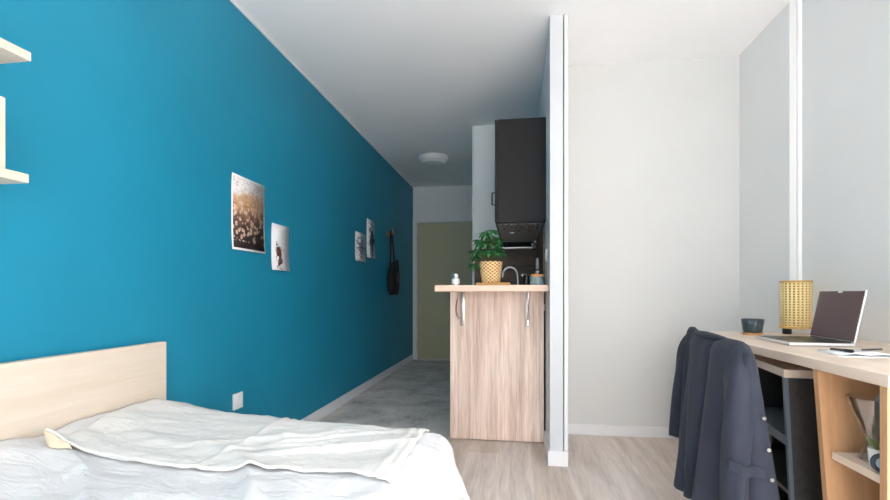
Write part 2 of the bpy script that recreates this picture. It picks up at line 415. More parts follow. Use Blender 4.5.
sm = MB().box(-0.40, YK, 0, XP, YH, H)
st('wall_kitchen', sm, 'grey_paint', 'white wall closing the kitchen niche', 'wall')
st('trim_2', MB().box(-0.405, YK-0.004, 0.0, -0.385, YK+0.02, H-0.003, 0.002), 'white_gloss', 'white corner strip on the kitchen niche wall', 'trim')
st('trim_3', MB().box(XL, YF, H-0.012, XL+0.01, YH, H), 'white_gloss', 'thin white edge between teal wall and ceiling', 'trim')
st('trim_4', MB().box(XR-0.02, YS-0.02, 0.78, XR, YS, H, 0.003), 'white_plastic', 'white cable trunking in the wall corner behind the lamp', 'trim')
# baseboards
st('baseboard_left', MB().box(XL, YF, 0, XL+0.014, YH-0.015, 0.078, 0.003), 'white_gloss', 'white baseboard along the teal wall', 'baseboard')
st('baseboard_back', MB().box(0.291, YB-0.013, 0, XR2-0.001, YB, 0.072, 0.003), 'white_gloss', 'white baseboard on the back wall of the desk corner', 'baseboard')
bb = MB().box(XR2-0.013, YS-0.013, 0, XR2, YB-0.013, 0.072, 0.003).box(XR-0.013, YF, 0, XR, YS-0.013, 0.072, 0.003)
st('baseboard_right', bb, 'white_gloss', 'white baseboard under the desk wall', 'baseboard')
bp = MB().box(XP-0.012, YP-0.012, 0, 0.289, YP, 0.085, 0.002).box(XP-0.012, YP, 0, XP, 3.145, 0.085, 0.002)
st('baseboard_partition', bp, 'white_gloss', 'white baseboard wrapped round the partition end', 'baseboard')
# rear wall; its window is out of view, placed to light the room
WX0, WX1, WZ0, WZ1 = -0.45, 1.35, 0.06, 2.10
rm = MB()
rm.box(XL, YF-T, 0, WX0, YF, H).box(WX1, YF-T, 0, XR, YF, H).box(WX0, YF-T, 0, WX1, YF, WZ0).box(WX0, YF-T, WZ1, WX1, YF, H)
st('wall_rear', rm, 'white_paint', 'white window wall facing the hall', 'wall')
wf = MB()
for x in (WX0, (WX0+WX1)/2-0.03, WX1-0.06): wf.box(x, YF-0.09, WZ0, x+0.06, YF-0.03, WZ1)
wf.box(WX0, YF-0.09, WZ0, WX1, YF-0.03, WZ0+0.06).box(WX0, YF-0.09, WZ1-0.06, WX1, YF-0.03, WZ1)
win = st('window_1', wf, 'white_gloss', 'unseen tall white framed window placed to light the room', 'window')
MB().box(WX0+0.05, YF-0.065, WZ0+0.05, WX1-0.05, YF-0.06, WZ1-0.05).build('pane', 'pane_glass', win)

wf = MB()  # out-of-view side window, added and sized to throw light on the teal wall
for y in (VY0, (VY0+VY1)/2-0.03, VY1-0.06): wf.box(XR+0.03, y, VZ0, XR+0.09, y+0.06, VZ1)
wf.box(XR+0.03, VY0, VZ0, XR+0.09, VY1, VZ0+0.06).box(XR+0.03, VY0, VZ1-0.06, XR+0.09, VY1, VZ1)
win2 = st('added_window_2', wf, 'white_gloss', 'unseen wide white framed window added to light the teal wall', 'window')
MB().box(XR+0.06, VY0+0.05, VZ0+0.05, XR+0.065, VY1-0.05, VZ1-0.05).build('pane', 'pane_glass', win2)

# entrance door
door = MB().box(-1.432, YH-0.03, 0.012, -0.60, YH-0.002, 2.0, 0.002).build('door_1', 'door_paint')
tag(door, 'plain olive beige entrance door at the end of the hall', 'door', None, 'structure')
for z in (0.21, 0.98, 1.79):
    MB().cyl((-1.437, YH-0.034, z-0.045), (-1.437, YH-0.034, z+0.045), 0.009).build('hinge', 'steel', door, True)
dh = MB().cyl((-0.66, YH-0.03, 1.02), (-0.66, YH-0.075, 1.02), 0.011).tube([(-0.66, YH-0.075, 1.02), (-0.72, YH-0.075, 1.02), (-0.78, YH-0.07, 1.02)], 0.009)
dh.box(-0.68, YH-0.036, 0.92, -0.64, YH-0.03, 1.08, 0.002)
dh.build('door_handle', 'steel', door, True)
fr = MB().box(-1.50, YH-0.045, 0, -1.44, YH, 2.045, 0.003).box(-1.44, YH-0.045, 2.008, -0.59, YH, 2.045, 0.003)
st('trim_5', fr, 'grey_paint', 'white frame around the entrance door', 'trim')
st('trim_6', MB().box(-1.44, YH-0.06, 0, -0.41, YH-0.001, 0.010, 0.002), 'white_gloss', 'pale threshold strip under the entrance door', 'trim')

# ------------------------------------------------------------------ ceiling lamp
cl = thing('ceiling_lamp', 'round white flush lamp on the hall ceiling', 'ceiling lamp', (-0.94, 5.4, H))
MB().lathe([(0.168, 0), (0.172, -0.012), (0.172, -0.055), (0.160, -0.06), (0.150, -0.055)], 48, cap=False).build('lamp_ring', 'white_gloss', cl, True)
MB().lathe([(0.165, -0.0), (0.15, -0.05), (0.13, -0.078), (0.08, -0.092), (0.0001, -0.096)], 48).build('diffuser', 'lamp_opal', cl, True)

# ------------------------------------------------------------------ pictures on the teal wall
def picture(name, label, y0, y1, z0, z1, mat, group=None, tilt=0.0):
    w, h = y1-y0, z1-z0
    t = thing(name, label, 'picture', (XL+0.002, (y0+y1)/2, (z0+z1)/2))
    t.rotation_euler = (tilt, 0, 0)
    mb = MB(); n = 8
    rings = []
    for i in range(n+1):
        v = i/n
        rings.append([(0.002+0.006*math.exp(-v*7)+0.004*math.exp(-(1-v)*9), -w/2, -h/2+v*h), (0.0015+0.009*math.exp(-v*6), w/2, -h/2+v*h)])
    mb.loft(rings, closed=False)
    o = mb.build('print', mat, t, 'all'); solid(o, 0.0012)
    return t
picture('hanging_picture', 'largest print on the teal wall, brown flower meadow under pale sky', 2.347, 2.684, 1.208, 1.617, meadow_print(0.337, 0.409))
picture('hanging_picture', 'white print with a small dark brown plant, next to the meadow print', 2.767, 2.997, 1.118, 1.41,
        sketch_print('plant_print', 0.23, 0.29, (0.05, 0.018, 0.012), 1, (0.45, 0.34), (0.30, 0.34), 0.38, 16))
picture('hanging_picture', 'grey and white sketch sheet, lower of the two far prints', 4.325, 4.626, 1.284, 1.56,
        sketch_print('pale_sketch', 0.30, 0.28, (0.05, 0.06, 0.07), 1, (0.5, 0.5), (0.7, 0.7), 0.43, 26, (1, 1, 2)))
picture('hanging_picture', 'tall white print with black brushstrokes, higher and nearest the hanging bag', 4.674, 4.95, 1.34, 1.735,
        sketch_print('black_sketch', 0.28, 0.395, (0.008, 0.009, 0.01), 1, (0.62, 0.45), (0.42, 0.6), 0.36, 13, (1, 2.2, 1)))

# bag on its hook
hk = thing('coat_hook', 'small brass hook on the teal wall above the black bag', 'hook', (XL, 5.48, 1.67))
MB().cyl((0, 0, 0), (0.008, 0, 0), 0.028).build('back_plate', 'brass', hk, True)
MB().tube([(0.006, 0, 0), (0.04, 0, -0.005), (0.065, 0, 0.015), (0.07, 0, 0.045)], 0.008).sphere((0.07, 0, 0.05), 0.014).build('hook_arm', 'brass', hk, True)
MB().tube([(0.006, 0.0, -0.01), (0.03, 0.07, -0.01), (0.05, 0.085, 0.02)], 0.007).sphere((0.05, 0.085, 0.022), 0.012).build('hook_arm', 'brass', hk, True)
bg = thing('hanging_bag', 'black bag with a faded orange print hanging by its strap from the brass hook', 'bag', (XL+0.05, 5.53, 0.955))
m_, nt_, b_ = new_mat('bag_print')
v_ = coords(nt_); n_ = nd(nt_, 'ShaderNodeTexNoise', Scale=13.0, Detail=4.0); lk(nt_, v_, n_.inputs['Vector'])
sp_ = nd(nt_, 'ShaderNodeSeparateXYZ'); lk(nt_, v_, sp_.inputs[0])
dd_ = mth(nt_, 'ADD', mth(nt_, 'POWER', mth(nt_, 'DIVIDE', mth(nt_, 'ADD', sp_.outputs['Y'], 0.0), 0.06), 2.0), mth(nt_, 'POWER', mth(nt_, 'DIVIDE', mth(nt_, 'SUBTRACT', sp_.outputs['Z'], 0.19), 0.13), 2.0))
k_ = mth(nt_, 'GREATER_THAN', mth(nt_, 'SUBTRACT', n_.outputs[0], mth(nt_, 'MULTIPLY', dd_, 0.2)), 0.42)
lk(nt_, mix(nt_, k_, (0.006, 0.006, 0.007), (0.16, 0.075, 0.05)), b_.inputs['Base Color']); b_.inputs['Roughness'].default_value = 0.85
rings = []
for z, hw, d, sh in ((0.0, 0.13, 0.03, 0.02), (0.06, 0.145, 0.05, 0.015), (0.2, 0.155, 0.055, 0.0), (0.32, 0.165, 0.04, 0.02), (0.385, 0.17, 0.02, 0.03)):
    r = []
    for k in range(20):
        a = 2*PI*k/20
        ca, sa = math.cos(a), math.sin(a)
        r.append((0.01+d*math.copysign(abs(ca)**0.7, ca), sh+hw*math.copysign(abs(sa)**0.6, sa), z + 0.05*(sa if z > 0.3 else 0)))
    rings.append(r)
MB().loft(rings, True, True, True).build('bag_body', m_, bg, 'all')
MB().tube([(0.0, -0.11, 0.34), (0.005, -0.10, 0.5), (0.0, -0.092, 0.66), (-0.003, -0.075, 0.73), (-0.005, -0.05, 0.752), (-0.003, -0.025, 0.73), (0.0, -0.008, 0.66), (0.005, 0.03, 0.5), (0.0, 0.07, 0.37)], 0.010, 8).build('strap', 'black_cloth', bg, True)

# wall outlet
ol = thing('wall_outlet', 'white wall outlet low on the teal wall past the bed', 'outlet', (XL, 2.405, 0.385))
MB().box(0, -0.043, -0.043, 0.011, 0.043, 0.043, 0.003).build('cover_plate', 'white_plastic', ol, True)
MB().lathe([(0.026, 0.0), (0.026, 0.004), (0.021, 0.004), (0.019, -0.003), (0.0001, -0.003)], 28).build('socket_ring', 'white_plastic', ol, True)
ol.children[1].rotation_euler = (0, PI/2, 0); ol.children[1].location = (0.010, 0, 0)

# ------------------------------------------------------------------ wall shelves
def wall_shelf(z, y1, label):
    o = MB().box(XL, 0.1, z, -1.302, y1, z+0.024, 0.0015).build('wall_shelf', 'pale_oak')
    return tag(o, label, 'shelf', 'shelves above the bed')
wall_shelf(1.60, 1.116, 'upper pale wood shelf on the teal wall above the bed')
wall_shelf(1.268, 1.11, 'lower pale wood shelf on the teal wall, carrying a box')
sb = thing('storage_box', 'upright pale wood box standing on the lower wall shelf', 'box', (-1.395, 0.98, 1.2925))
MB().box(-0.088, -0.07, 0, 0.088, 0.075, 0.185, 0.003).build('box_body', 'pale_oak', sb)
MB().box(-0.06, -0.05, 0.1852, 0.06, 0.05, 0.188, 0.001).build('lid', 'pale_oak', sb)

# ------------------------------------------------------------------ bed
bed = thing('bed', 'double bed under a white bedspread against the teal wall, with pale wood headboard', 'bed', (-0.87, 0.6, 0))
def L(mb): return mb
bx, by = -0.87, 0.6
def bxx(x0, y0, z0, x1, y1, z1, bev=0.0): return MB().box(x0-bx, y0-by, z0, x1-bx, y1-by, z1, bev)
bxx(XL+0.018, -0.55, 0.10, -1.452, 1.81, 0.768, 0.002).build('headboard', 'pale_oak', bed)
bxx(-1.44, -0.50, 0.14, -0.31, 1.71, 0.25, 0.01).build('bed_frame', 'pale_oak', bed)
bxx(-1.44, -0.50, 0.251, -0.31, 1.72, 0.425, 0.035).build('mattress', 'spread_white', bed, True)
for x in (-1.38, -0.40):
    for y in (-0.40, 1.60):
        bxx(x-0.03, y-0.03, 0, x+0.03, y+0.03, 0.139, 0.003).build('leg', 'pale_oak', bed)

BX0, BX1, BY0, BY1 = -1.445, -0.30, -0.55, 1.735
def topz(x, y):
    k = (x-BX0)/(BX1-BX0)
    z = 0.447 + 0.040*(1-min(1, k*1.15))**1.0 + 0.036*math.exp(-((k)/0.16)**2)
    return z
def wrinkle(x, y, amp=1.0):
    p = Vector((x*2.2+y*1.6, y*5.0-x*3.0, 0.3))
    a = noise.noise(p)*0.009 + (0.35-abs(noise.noise(Vector((x*3.1+y*5.2, y*3.0-x*1.2, 5.1)))))*0.014
    q = Vector((x*5+3, y*9-x*4, 1.7))
    a += (0.4-abs(noise.noise(q)))*0.009 + (0.4-abs(noise.noise(q*2.1)))*0.003
    # long diagonal creases
    for (px, py, dx, dy, ln, w, h) in ((-0.95, 0.95, 0.55, -0.40, 0.5, 0.030, 0.014), (-0.62, 1.05, 0.35, -0.45, 0.4, 0.028, 0.015), (-1.15, 1.0, 0.7, -0.35, 0.5, 0.035, 0.012), (-0.75, 1.50, 0.5, 0.35, 0.3, 0.022, 0.009), (-0.55, 1.42, 0.5, 0.3, 0.25, 0.02, 0.008), (-0.5, 1.0, 0.3, -0.5, 0.35, 0.03, 0.012), (-0.80, 1.06, 0.42, -0.5, 0.22, 0.012, 0.006), (-0.66, 1.10, 0.40, -0.5, 0.16, 0.012, 0.006), (-1.05, 1.03, 0.6, -0.4, 0.28, 0.012, 0.009), (-0.62, 1.52, 0.5, 0.42, 0.22, 0.010, 0.010), (-0.52, 1.44, 0.5, 0.36, 0.22, 0.010, 0.010), (-0.72, 1.42, 0.5, 0.40, 0.18, 0.009, 0.007)):
        n = math.hypot(dx, dy); ux, uy = dx/n, dy/n
        s = (x-px)*ux+(y-py)*uy; t = -(x-px)*uy+(y-py)*ux + 0.02*math.sin(s*9)
        a += h*math.exp(-(t/w)**2)*math.exp(-(s/ln)**4)
    return a*amp
def drape(u, v, off=0.0, drop_max=1.0, flare=0.20):
    """flat cloth point (u,v) -> position on and over the bed edges"""
    x = max(BX0, min(BX1, u)); y = max(BY0, min(BY1, v))
    ex, ey = u-x, v-y
    if ex > 0 and ey > 0:
        k_ = max(ex, ey)/math.hypot(ex, ey); ex *= k_; ey *= k_
    d = math.hypot(ex, ey)
    z = topz(x, y)
    if d < 1e-6:
        e = min(BX1-x, BY1-y)
        round_ = -0.020*max(0, 1-e/0.06)**2
        return Vector((x, y, z+off+wrinkle(x, y)+round_))
    nx, ny = ex/d, ey/d
    r = 0.05; arc = r*PI/2
    if d < arc:
        a = d/r; out = r*math.sin(a); dz = r*(1-math.cos(a))
    else:
        k = d-arc; out = r+flare*k; dz = r+k*0.99
    s = (u*1.0 - v*1.0)
    fold = 0.022*math.sin(s*19+1.2*math.sin(s*5)) + 0.010*math.sin(s*37+1)
    amp = min(1, d/0.25)
    if nx < -0.5: out = 0.0
    return Vector((x+nx*(out+off+fold*amp), y+ny*(out+off+fold*amp), z-0.020-dz+wrinkle(x, y)*max(0, 1-d/0.1)+off*max(0, 1-d/0.05)))
def cloth(u0, u1, v0, v1, nu, nv, off, warp=None, **kw):
    mb = MB(); rings = []
    for j in range(nv+1):
        row = []
        for i in range(nu+1):
            u = u0+(u1-u0)*i/nu; v = v0+(v1-v0)*j/nv
            dz = 0
            if warp: u, v, dz = warp(u, v, i/nu, j/nv)
            p = drape(u, v, off, **kw); p.z += dz
            row.append((p.x-bx, p.y-by, p.z))
        rings.append(row)
    mb.loft(rings, closed=False); return mb
sp = thing('bedspread', 'white bedspread with a fringed hem draped over the bed', 'bedspread', (bx, by, 0))
HEM = 0.238
o = cloth(BX0, BX1+HEM, BY0+0.02, BY1+HEM, 110, 170, 0.016).build('cover', 'spread_white', sp, 'all'); solid(o, 0.005, 0)
# fringe along the hem: foot side and long side
fr = MB()
def hem_pts():
    n = 130
    for i in range(n): yield (BX0+0.02+(BX1-BX0-0.02)*i/n, BY1+HEM)
    for i in range(24):
        yield (BX1+HEM*i/24, BY1+HEM)
    for i in range(24):
        yield (BX1+HEM, BY1+HEM*(1-i/24))
    for i in range(190): yield (BX1+HEM, BY1-(BY1-0.3)*i/190)
for (u, v) in hem_pts():
    p = drape(u, v, 0.016); rr = random.uniform
    q = p + Vector((rr(-.012, .012), rr(-.012, .012), -rr(0.020, 0.036)))
    c0 = Vector((p.x-bx, p.y-by, p.z+0.004)); c1 = Vector((q.x-bx, q.y-by, q.z))
    fr.tube([c0, (c0+c1)/2+Vector((rr(-.004, .004), rr(-.004, .004), 0)), c1], [0.0028, 0.0032, 0.0018], 5)
fro = fr.build('fringe', 'spread_white', sp, True); fro['kind'] = 'stuff'

th = thing('throw_blanket', 'cream woven throw spread across the foot of the bed', 'blanket', (bx, by, 0))
def throw_warp(u, v, a, b):
    # wavy near edge, curled near-left corner
    u -= 0.085*min(1, b*1.6)*max(0, 1-a/0.3)
    v += (1-b)*(0.018*math.sin(a*9+0.6)+0.05*(a-0.5))
    dz = 0
    c = max(0, 1-a/0.05)*max(0, 1-b/0.12)
    dz += 0.034*c**0.8
    dz += 0.009*math.exp(-b*22)*(0.6+0.4*math.sin(a*23))
    # seam where the two widths of cloth are joined
    dz += 0.006*math.exp(-((a-0.47)/0.012)**2)
    dz += 0.005*math.exp(-((a-0.955)/0.012)**2) + 0.004*math.exp(-((a-0.985)/0.008)**2)
    dz += 0.004*abs(noise.noise(Vector((u*14, v*16, 4))))
    return u, v, dz
o = cloth(-1.335, -0.325, 1.20, BY1+0.075, 150, 70, 0.028, throw_warp).build('blanket_cloth', 'throw_cream', th, 'all'); solid(o, 0.004, 0)
hm = MB(); pts = []
for i in range(121):
    a = i/120; u = -1.335+1.01*a
    uu, vv, dz = throw_warp(u, 1.20, a, 0.0)
    p = drape(uu, vv, 0.028); pts.append((p.x-bx, p.y-by+0.002, p.z+dz-0.004))
hm.tube(pts, [0.0028 for i in range(121)], 7)
hm.build('hem', 'throw_cream', th, True)
# folded-under flap at the near corner
fl = MB(); rings = []
for j in range(9):
    row = []
    for i in range(25):
        a = i/24*0.07; b = j/8
        u = -1.335+1.01*a
        uu, vv, dz = throw_warp(u, 1.20, a, 0)
        p = drape(uu+b*0.01, vv-0.022*b*math.sin(PI*min(1, (i/24)*1.02))-0.004, 0.026)
        row.append((p.x-bx, p.y-by, p.z+dz*(1-b)*0.9-0.004*b))
    rings.append(row)
fl.loft(rings, closed=False)
o = fl.build('folded_hem', 'hem_beige', th, 'all'); solid(o, 0.004, 0)

# ------------------------------------------------------------------ kitchen and bar
bar = thing('breakfast_bar', 'oak breakfast bar with grained panel front beside the partition', 'bar counter', (-0.12, 3.1, 0))
def bar_box(x0, y0, z0, x1, y1, z1, bev=0.0): return MB().box(x0+0.12, y0-3.1, z0, x1+0.12, y1-3.1, z1, bev)
bar_box(-0.434, 3.148, 0.006, XP-0.012, 3.168, 0.982, 0.0015).build('front_panel', 'bar_oak', bar)
bar_box(-0.49, 2.865, 0.982, XP-0.001, 3.33, 1.021, 0.004).build('counter_top', 'bar_top_oak', bar)
for bxp in (-0.35, 0.075):
    br = MB(); w = 0.014; X = bxp+0.12; Y = 3.147-3.1
    # wall leg, shelf leg, curved strut
    br.box(X-w, Y-0.005, 0.755, X+w, Y, 0.981, 0.002)
    br.box(X-w, Y-0.19, 0.976, X+w, Y, 0.981, 0.001)
    pts = []
    for i in range(13):
        t = i/12; pts.append((X, Y-0.175*math.cos(t*PI/2)**0.8-0.006, 0.975-0.175*math.sin(t*PI/2)))
        if bxp < 0: pts[-1] = (pts[-1][0]-0.026*math.sin(PI*min(1, t*1.05)), pts[-1][1], pts[-1][2])
    br.tube(pts, 0.005, 8)
    br.cyl((X, Y-0.009, 0.79), (X, Y-0.004, 0.79), 0.006).cyl((X, Y-0.009, 0.768), (X, Y-0.004, 0.768), 0.006)
    br.build('bracket', 'bracket_steel', bar, True)

# base cabinets, worktop
kb = thing('base_cabinet', 'dark kitchen base cabinet behind the bar panel', 'cabinet', (-0.12, 3.81, 0))
MB().box(-0.29, -0.62, 0.10, XP+0.117, 0.645, 0.858, 0.002).build('carcass', 'cabinet_grey', kb)
MB().box(-0.24, -0.62, 0, XP+0.117, 0.645, 0.10).build('plinth', 'black_laminate', kb)
for i in range(2):
    d = MB().box(-0.310, -0.615+i*0.63, 0.11, -0.291, -0.615+i*0.63+0.62, 0.85, 0.002).build('door', 'cabinet_grey', kb)
    MB().tube([(-0.311, -0.45+i*0.63, 0.80), (-0.335, -0.45+i*0.63, 0.80), (-0.335, -0.20+i*0.63, 0.80), (-0.311, -0.20+i*0.63, 0.80)], 0.005, 8).build('handle', 'steel', d, True)
wt = MB().box(-0.425, 3.17, 0.86, XP-0.002, YK-0.002, 0.898, 0.003).build('worktop', 'bar_top_oak')
tag(wt, 'kitchen worktop under the faucet', 'worktop')
st('trim_7', MB().box(-0.383, YK-0.014, 0.90, XP-0.014, YK, 1.388).box(XP-0.014, 3.17, 0.90, XP, YK, 1.40), 'dark_oak', 'dark wood splashback behind the kitchen counter', 'splashback')

uc = thing('wall_cabinet', 'dark grey upper kitchen cabinet beside the partition', 'cabinet', (0.03, 3.7, 1.44))
MB().box(-0.146, -0.60, 0, XP-0.031, 0.74, 0.655, 0.002).build('carcass', 'cabinet_grey', uc)
for i in range(2):
    d = MB().box(-0.166, -0.598+i*0.67, -0.004, -0.147, 0.068+i*0.67, 0.653, 0.002).build('door', 'cabinet_grey', uc)
    MB().tube([(-0.166, -0.56+i*0.6, 0.11), (-0.185, -0.56+i*0.6, 0.11), (-0.185, -0.56+i*0.6, 0.19), (-0.166, -0.56+i*0.6, 0.19)], 0.005, 8).build('handle', 'black_metal', d, True)
hd = thing('range_hood', 'dark cooker hood under the upper cabinet', 'cooker hood', (0.03, 3.7, 1.44))
MB().box(-0.150, -0.585, -0.018, XP-0.045, 0.72, -0.001, 0.002).build('hood_body', 'hood_panel', hd)
MB().box(-0.150, -0.592, -0.0185, XP-0.045, -0.5855, -0.0045, 0.001).build('edge_darkener', 'black_matte', hd)  # black strip added to cover the hood's bright front edge
MB().box(-0.125, -0.57, -0.022, 0.12, -0.20, -0.0185, 0.001).build('grease_filter', 'filter', hd)
MB().cyl((-0.06, -0.14, -0.026), (-0.06, -0.14, -0.018), 0.016).build('hood_lamp', 'lamp_opal', hd, True)
MB().box(-0.163, 0.54, -0.062, 0.108, 0.72, -0.0185, 0.002).build('visor', 'black_matte', hd)
MB().box(-0.163, 0.532, -0.074, 0.108, 0.72, -0.0625, 0.001).build('visor_lip', 'aluminium', hd)
MB().tube([(0.13, 0.50, -0.018), (0.13, 0.50, -0.035), (0.118, 0.48, -0.045)], 0.012).sphere((0.115, 0.475, -0.046), 0.019).build('spot_lamp', 'chrome', hd, True)

sw = thing('light_switch', 'small white switch plate on the partition above the bar', 'switch', (XP, 3.03, 1.205))
MB().box(-0.006, -0.04, -0.04, 0, 0.04, 0.04, 0.002).build('switch_plate', 'white_plastic', sw)
MB().box(-0.009, -0.025, -0.025, -0.0062, 0.025, 0.025, 0.001).build('rocker', 'white_plastic', sw)
ko = thing('wall_outlet', 'white outlet on the dark wood splashback', 'outlet', (XP-0.014, 3.86, 1.205))
MB().box(-0.018, -0.042, -0.045, 0, 0.042, 0.045, 0.003).build('cover_plate', 'white_plastic', ko)
MB().cyl((-0.0195, 0, 0), (-0.0181, 0, 0), 0.024).build('socket_ring', 'white_plastic', ko, True)

fc = thing('faucet', 'arched chrome kitchen faucet behind the bar', 'faucet', (0.015, 3.8, 0.898))
MB().lathe([(0.026, 0), (0.026, 0.01), (0.018, 0.018), (0.015, 0.05), (0.0001, 0.05)], 20).build('base', 'chrome', fc, True)
pts = [(0, 0, 0.045), (0, 0, 0.17), (-0.004, 0, 0.21)]
for i in range(1, 13):
    a = PI*i/12*0.88; pts.append((-0.062+0.058*math.cos(a), 0, 0.213+0.066*math.sin(a)))
pts.append((-0.122, 0, 0.20))
MB().tube(pts, 0.0085, 12).build('spout', 'steel', fc, True)
MB().tube([(0.012, 0, 0.03), (0.03, -0.02, 0.05), (0.045, -0.04, 0.075)], 0.006).build('lever', 'chrome', fc, True)

# items on the bar
ZB = 1.021
cd = thing('candle_jar', 'small metal topped jar with a white label alone on the bar end', 'jar', (-0.378, 3.0, ZB))
MB().lathe([(0.024, 0), (0.026, 0.002), (0.026, 0.052), (0.025, 0.054), (0.0001, 0.054)], 28).build('jar_body', 'steel', cd, True)
MB().lathe([(0.0266, 0.008), (0.0268, 0.008), (0.0268, 0.040), (0.0266, 0.040)], 28, cap=False).build('label', 'paper', cd, True)
MB().lathe([(0.027, 0.0545), (0.0275, 0.056), (0.0275, 0.071), (0.025, 0.073), (0.0001, 0.073)], 28).build('lid', 'steel', cd, True)

sbd = MB().box(-0.245, 2.945, ZB, -0.035, 3.125, ZB+0.017, 0.005).build('serving_board', 'board_wood')
tag(sbd, 'honey wood serving board under the potted plant', 'board')
pl = thing('potted_plant', 'glossy green leafy plant in a woven straw pot on the bar', 'plant', (-0.157, 3.03, ZB+0.017))
MB().lathe([(0.054, 0), (0.058, 0.003), (0.066, 0.06), (0.074, 0.128), (0.076, 0.132), (0.072, 0.132), (0.068, 0.11), (0.0001, 0.11)], 44).build('woven_pot', 'weave', pl, True)
MB().lathe([(0.067, 0.111), (0.067, 0.1165), (0.0001, 0.119)], 24).build('soil', 'soil', pl, True)
stm = MB(); lf = MB()
def leaflet(mb, base, d, up, ln, wd, droop):
    d = d.normalized(); side = d.cross(up).normalized(); up = side.cross(d).normalized()
    rows = []
    for i in range(7):
        t = i/6
        w = wd*math.sin(PI*min(1, t*0.92+0.06))**0.75*(1-0.25*t)
        c = base+d*ln*t+up*(-droop*ln*t*t)
        rows.append([c-side*w+up*w*0.35, c, c+side*w+up*w*0.35])
    mb.loft([[tuple(p) for p in r] for r in rows], closed=False)
rng = random.Random(11)
tips = [(-0.035, -0.02, .345), (0.005, -0.03, .36), (0.035, 0.01, .315), (-0.075, -0.02, .30), (-0.105, 0.0, .235), (0.03, -0.04, .26), (-0.035, -0.06, .275), (0.0, 0.05, .33), (-0.06, 0.05, .29), (0.05, 0.03, .25), (-0.085, -0.05, .20), (0.03, 0.06, .30), (-0.02, 0.0, .30), (0.045, -0.02, .22), (-0.10, -0.03, .15), (-0.005, -0.05, .235), (-0.05, -0.03, .235)]
for (tx, ty, tz) in tips:
    tip = Vector((tx, ty, tz-0.035))
    b0 = Vector((tx*0.15, ty*0.15, 0.115))
    b0.z = 0.115
    tip.z += 0.0
    midp = (b0+tip)/2+Vector((0, 0, 0.03))
    if tz < 0.19: midp.z = 0.20; 
    stm.tube([b0, midp, tip], [0.003, 0.0022, 0.0016], 6)
    out = Vector((tx, ty, 0)); out = out.normalized() if out.length > 1e-3 else Vector((1, 0, 0))
    n = 7
    for k in range(n):
        a = (k-(n-1)/2)*0.78 + rng.uniform(-.15, .15)
        d = Matrix.Rotation(a, 3, 'Z') @ out
        d = (d + Vector((0, 0, rng.uniform(-0.05, 0.35)))).normalized()
        leaflet(lf, tip, d, Vector((0, 0, 1)), rng.uniform(0.042, 0.066), rng.uniform(0.014, 0.020), rng.uniform(0.5, 1.0))
stm.build('stems', 'stem_brown', pl, True)
o = lf.build('foliage', 'leaf_green', pl, 'all')

jg = thing('milk_jug', 'small dark jug with a chrome handle between the faucet and the lidded jar', 'jug', (0.068, 3.2, ZB))
MB().lathe([(0.020, 0), (0.023, 0.003), (0.025, 0.03), (0.021, 0.055), (0.022, 0.066), (0.019, 0.066), (0.018, 0.05), (0.0001, 0.05)], 26).build('jug_body', 'black_metal', jg, True)
MB().tube([(-0.018, 0, 0.064), (-0.035, 0, 0.072), (-0.018, -0.004, 0.078), (0.0, 0, 0.073)], 0.0045, 8).tube([(0.022, -0.005, 0.06), (0.030, -0.008, 0.05), (0.028, -0.006, 0.02), (0.023, -0.004, 0.012)], 0.004, 8).build('handle', 'chrome', jg, True)
kj = thing('lidded_jar', 'blue grey jar with a wooden lid next to the partition', 'jar', (0.134, 3.08, ZB))
MB().lathe([(0.037, 0), (0.040, 0.003), (0.040, 0.05), (0.036, 0.055), (0.0001, 0.055)], 32).build('jar_body', 'jar_blue', kj, True)
MB().lathe([(0.042, 0.0555), (0.0425, 0.057), (0.0425, 0.069), (0.040, 0.071), (0.0001, 0.071)], 32).build('lid', 'board_wood', kj, True)
MB().lathe([(0.011, 0.0712), (0.010, 0.076), (0.017, 0.082), (0.016, 0.090), (0.0001, 0.093)], 20).build('lid_knob', 'steel', kj, True)

# ------------------------------------------------------------------ desk
ZD = 0.766
dk = thing('desk', 'long pale oak desk with an open shelf along the white wall', 'desk', (1.2, 2.0, 0))
dx, dy = 1.2, 2.0
def db(x0, y0, z0, x1, y1, z1, bev=0.0015): return MB().box(x0-dx, y0-dy, z0, x1-dx, y1-dy, z1, bev)
db(0.915, 1.334, ZD-0.031, XR-0.003, 2.755, ZD).build('desk_top', 'desk_oak', dk)
db(0.918, 1.342, 0, XR-0.02, 1.368, ZD-0.0312).build('end_panel', 'desk_oak_shaded', dk)
db(0.93, 2.70, 0, XR-0.02, 2.726, ZD-0.0312).build('end_panel', 'desk_oak_shaded', dk)
# splayed divider of the open shelf
a0, a1, s0 = 1.622, 1.646, -0.095
MB().hexa([(0.918-dx, a0+s0-dy, 0), (XR-0.02-dx, a0+s0-dy, 0), (XR-0.02-dx, a1+s0-dy, 0), (0.918-dx, a1+s0-dy, 0),
           (0.918-dx, a0-dy, ZD-0.0312), (XR-0.02-dx, a0-dy, ZD-0.0312), (XR-0.02-dx, a1-dy, ZD-0.0312), (0.918-dx, a1-dy, ZD-0.0312)], 0.001).build('divider_panel', 'desk_oak_shaded', dk)
db(0.935, 1.3685, 0.475, XR-0.03, 1.582, 0.497).build('shelf', 'desk_oak', dk)
db(0.935, 1.3685, 0.10, XR-0.03, 1.533, 0.122).build('shelf', 'desk_oak', dk)
db(XR-0.029, 1.3685, 0.05, XR-0.021, 1.62, ZD-0.033).build('back_panel', 'desk_oak_shaded', dk)

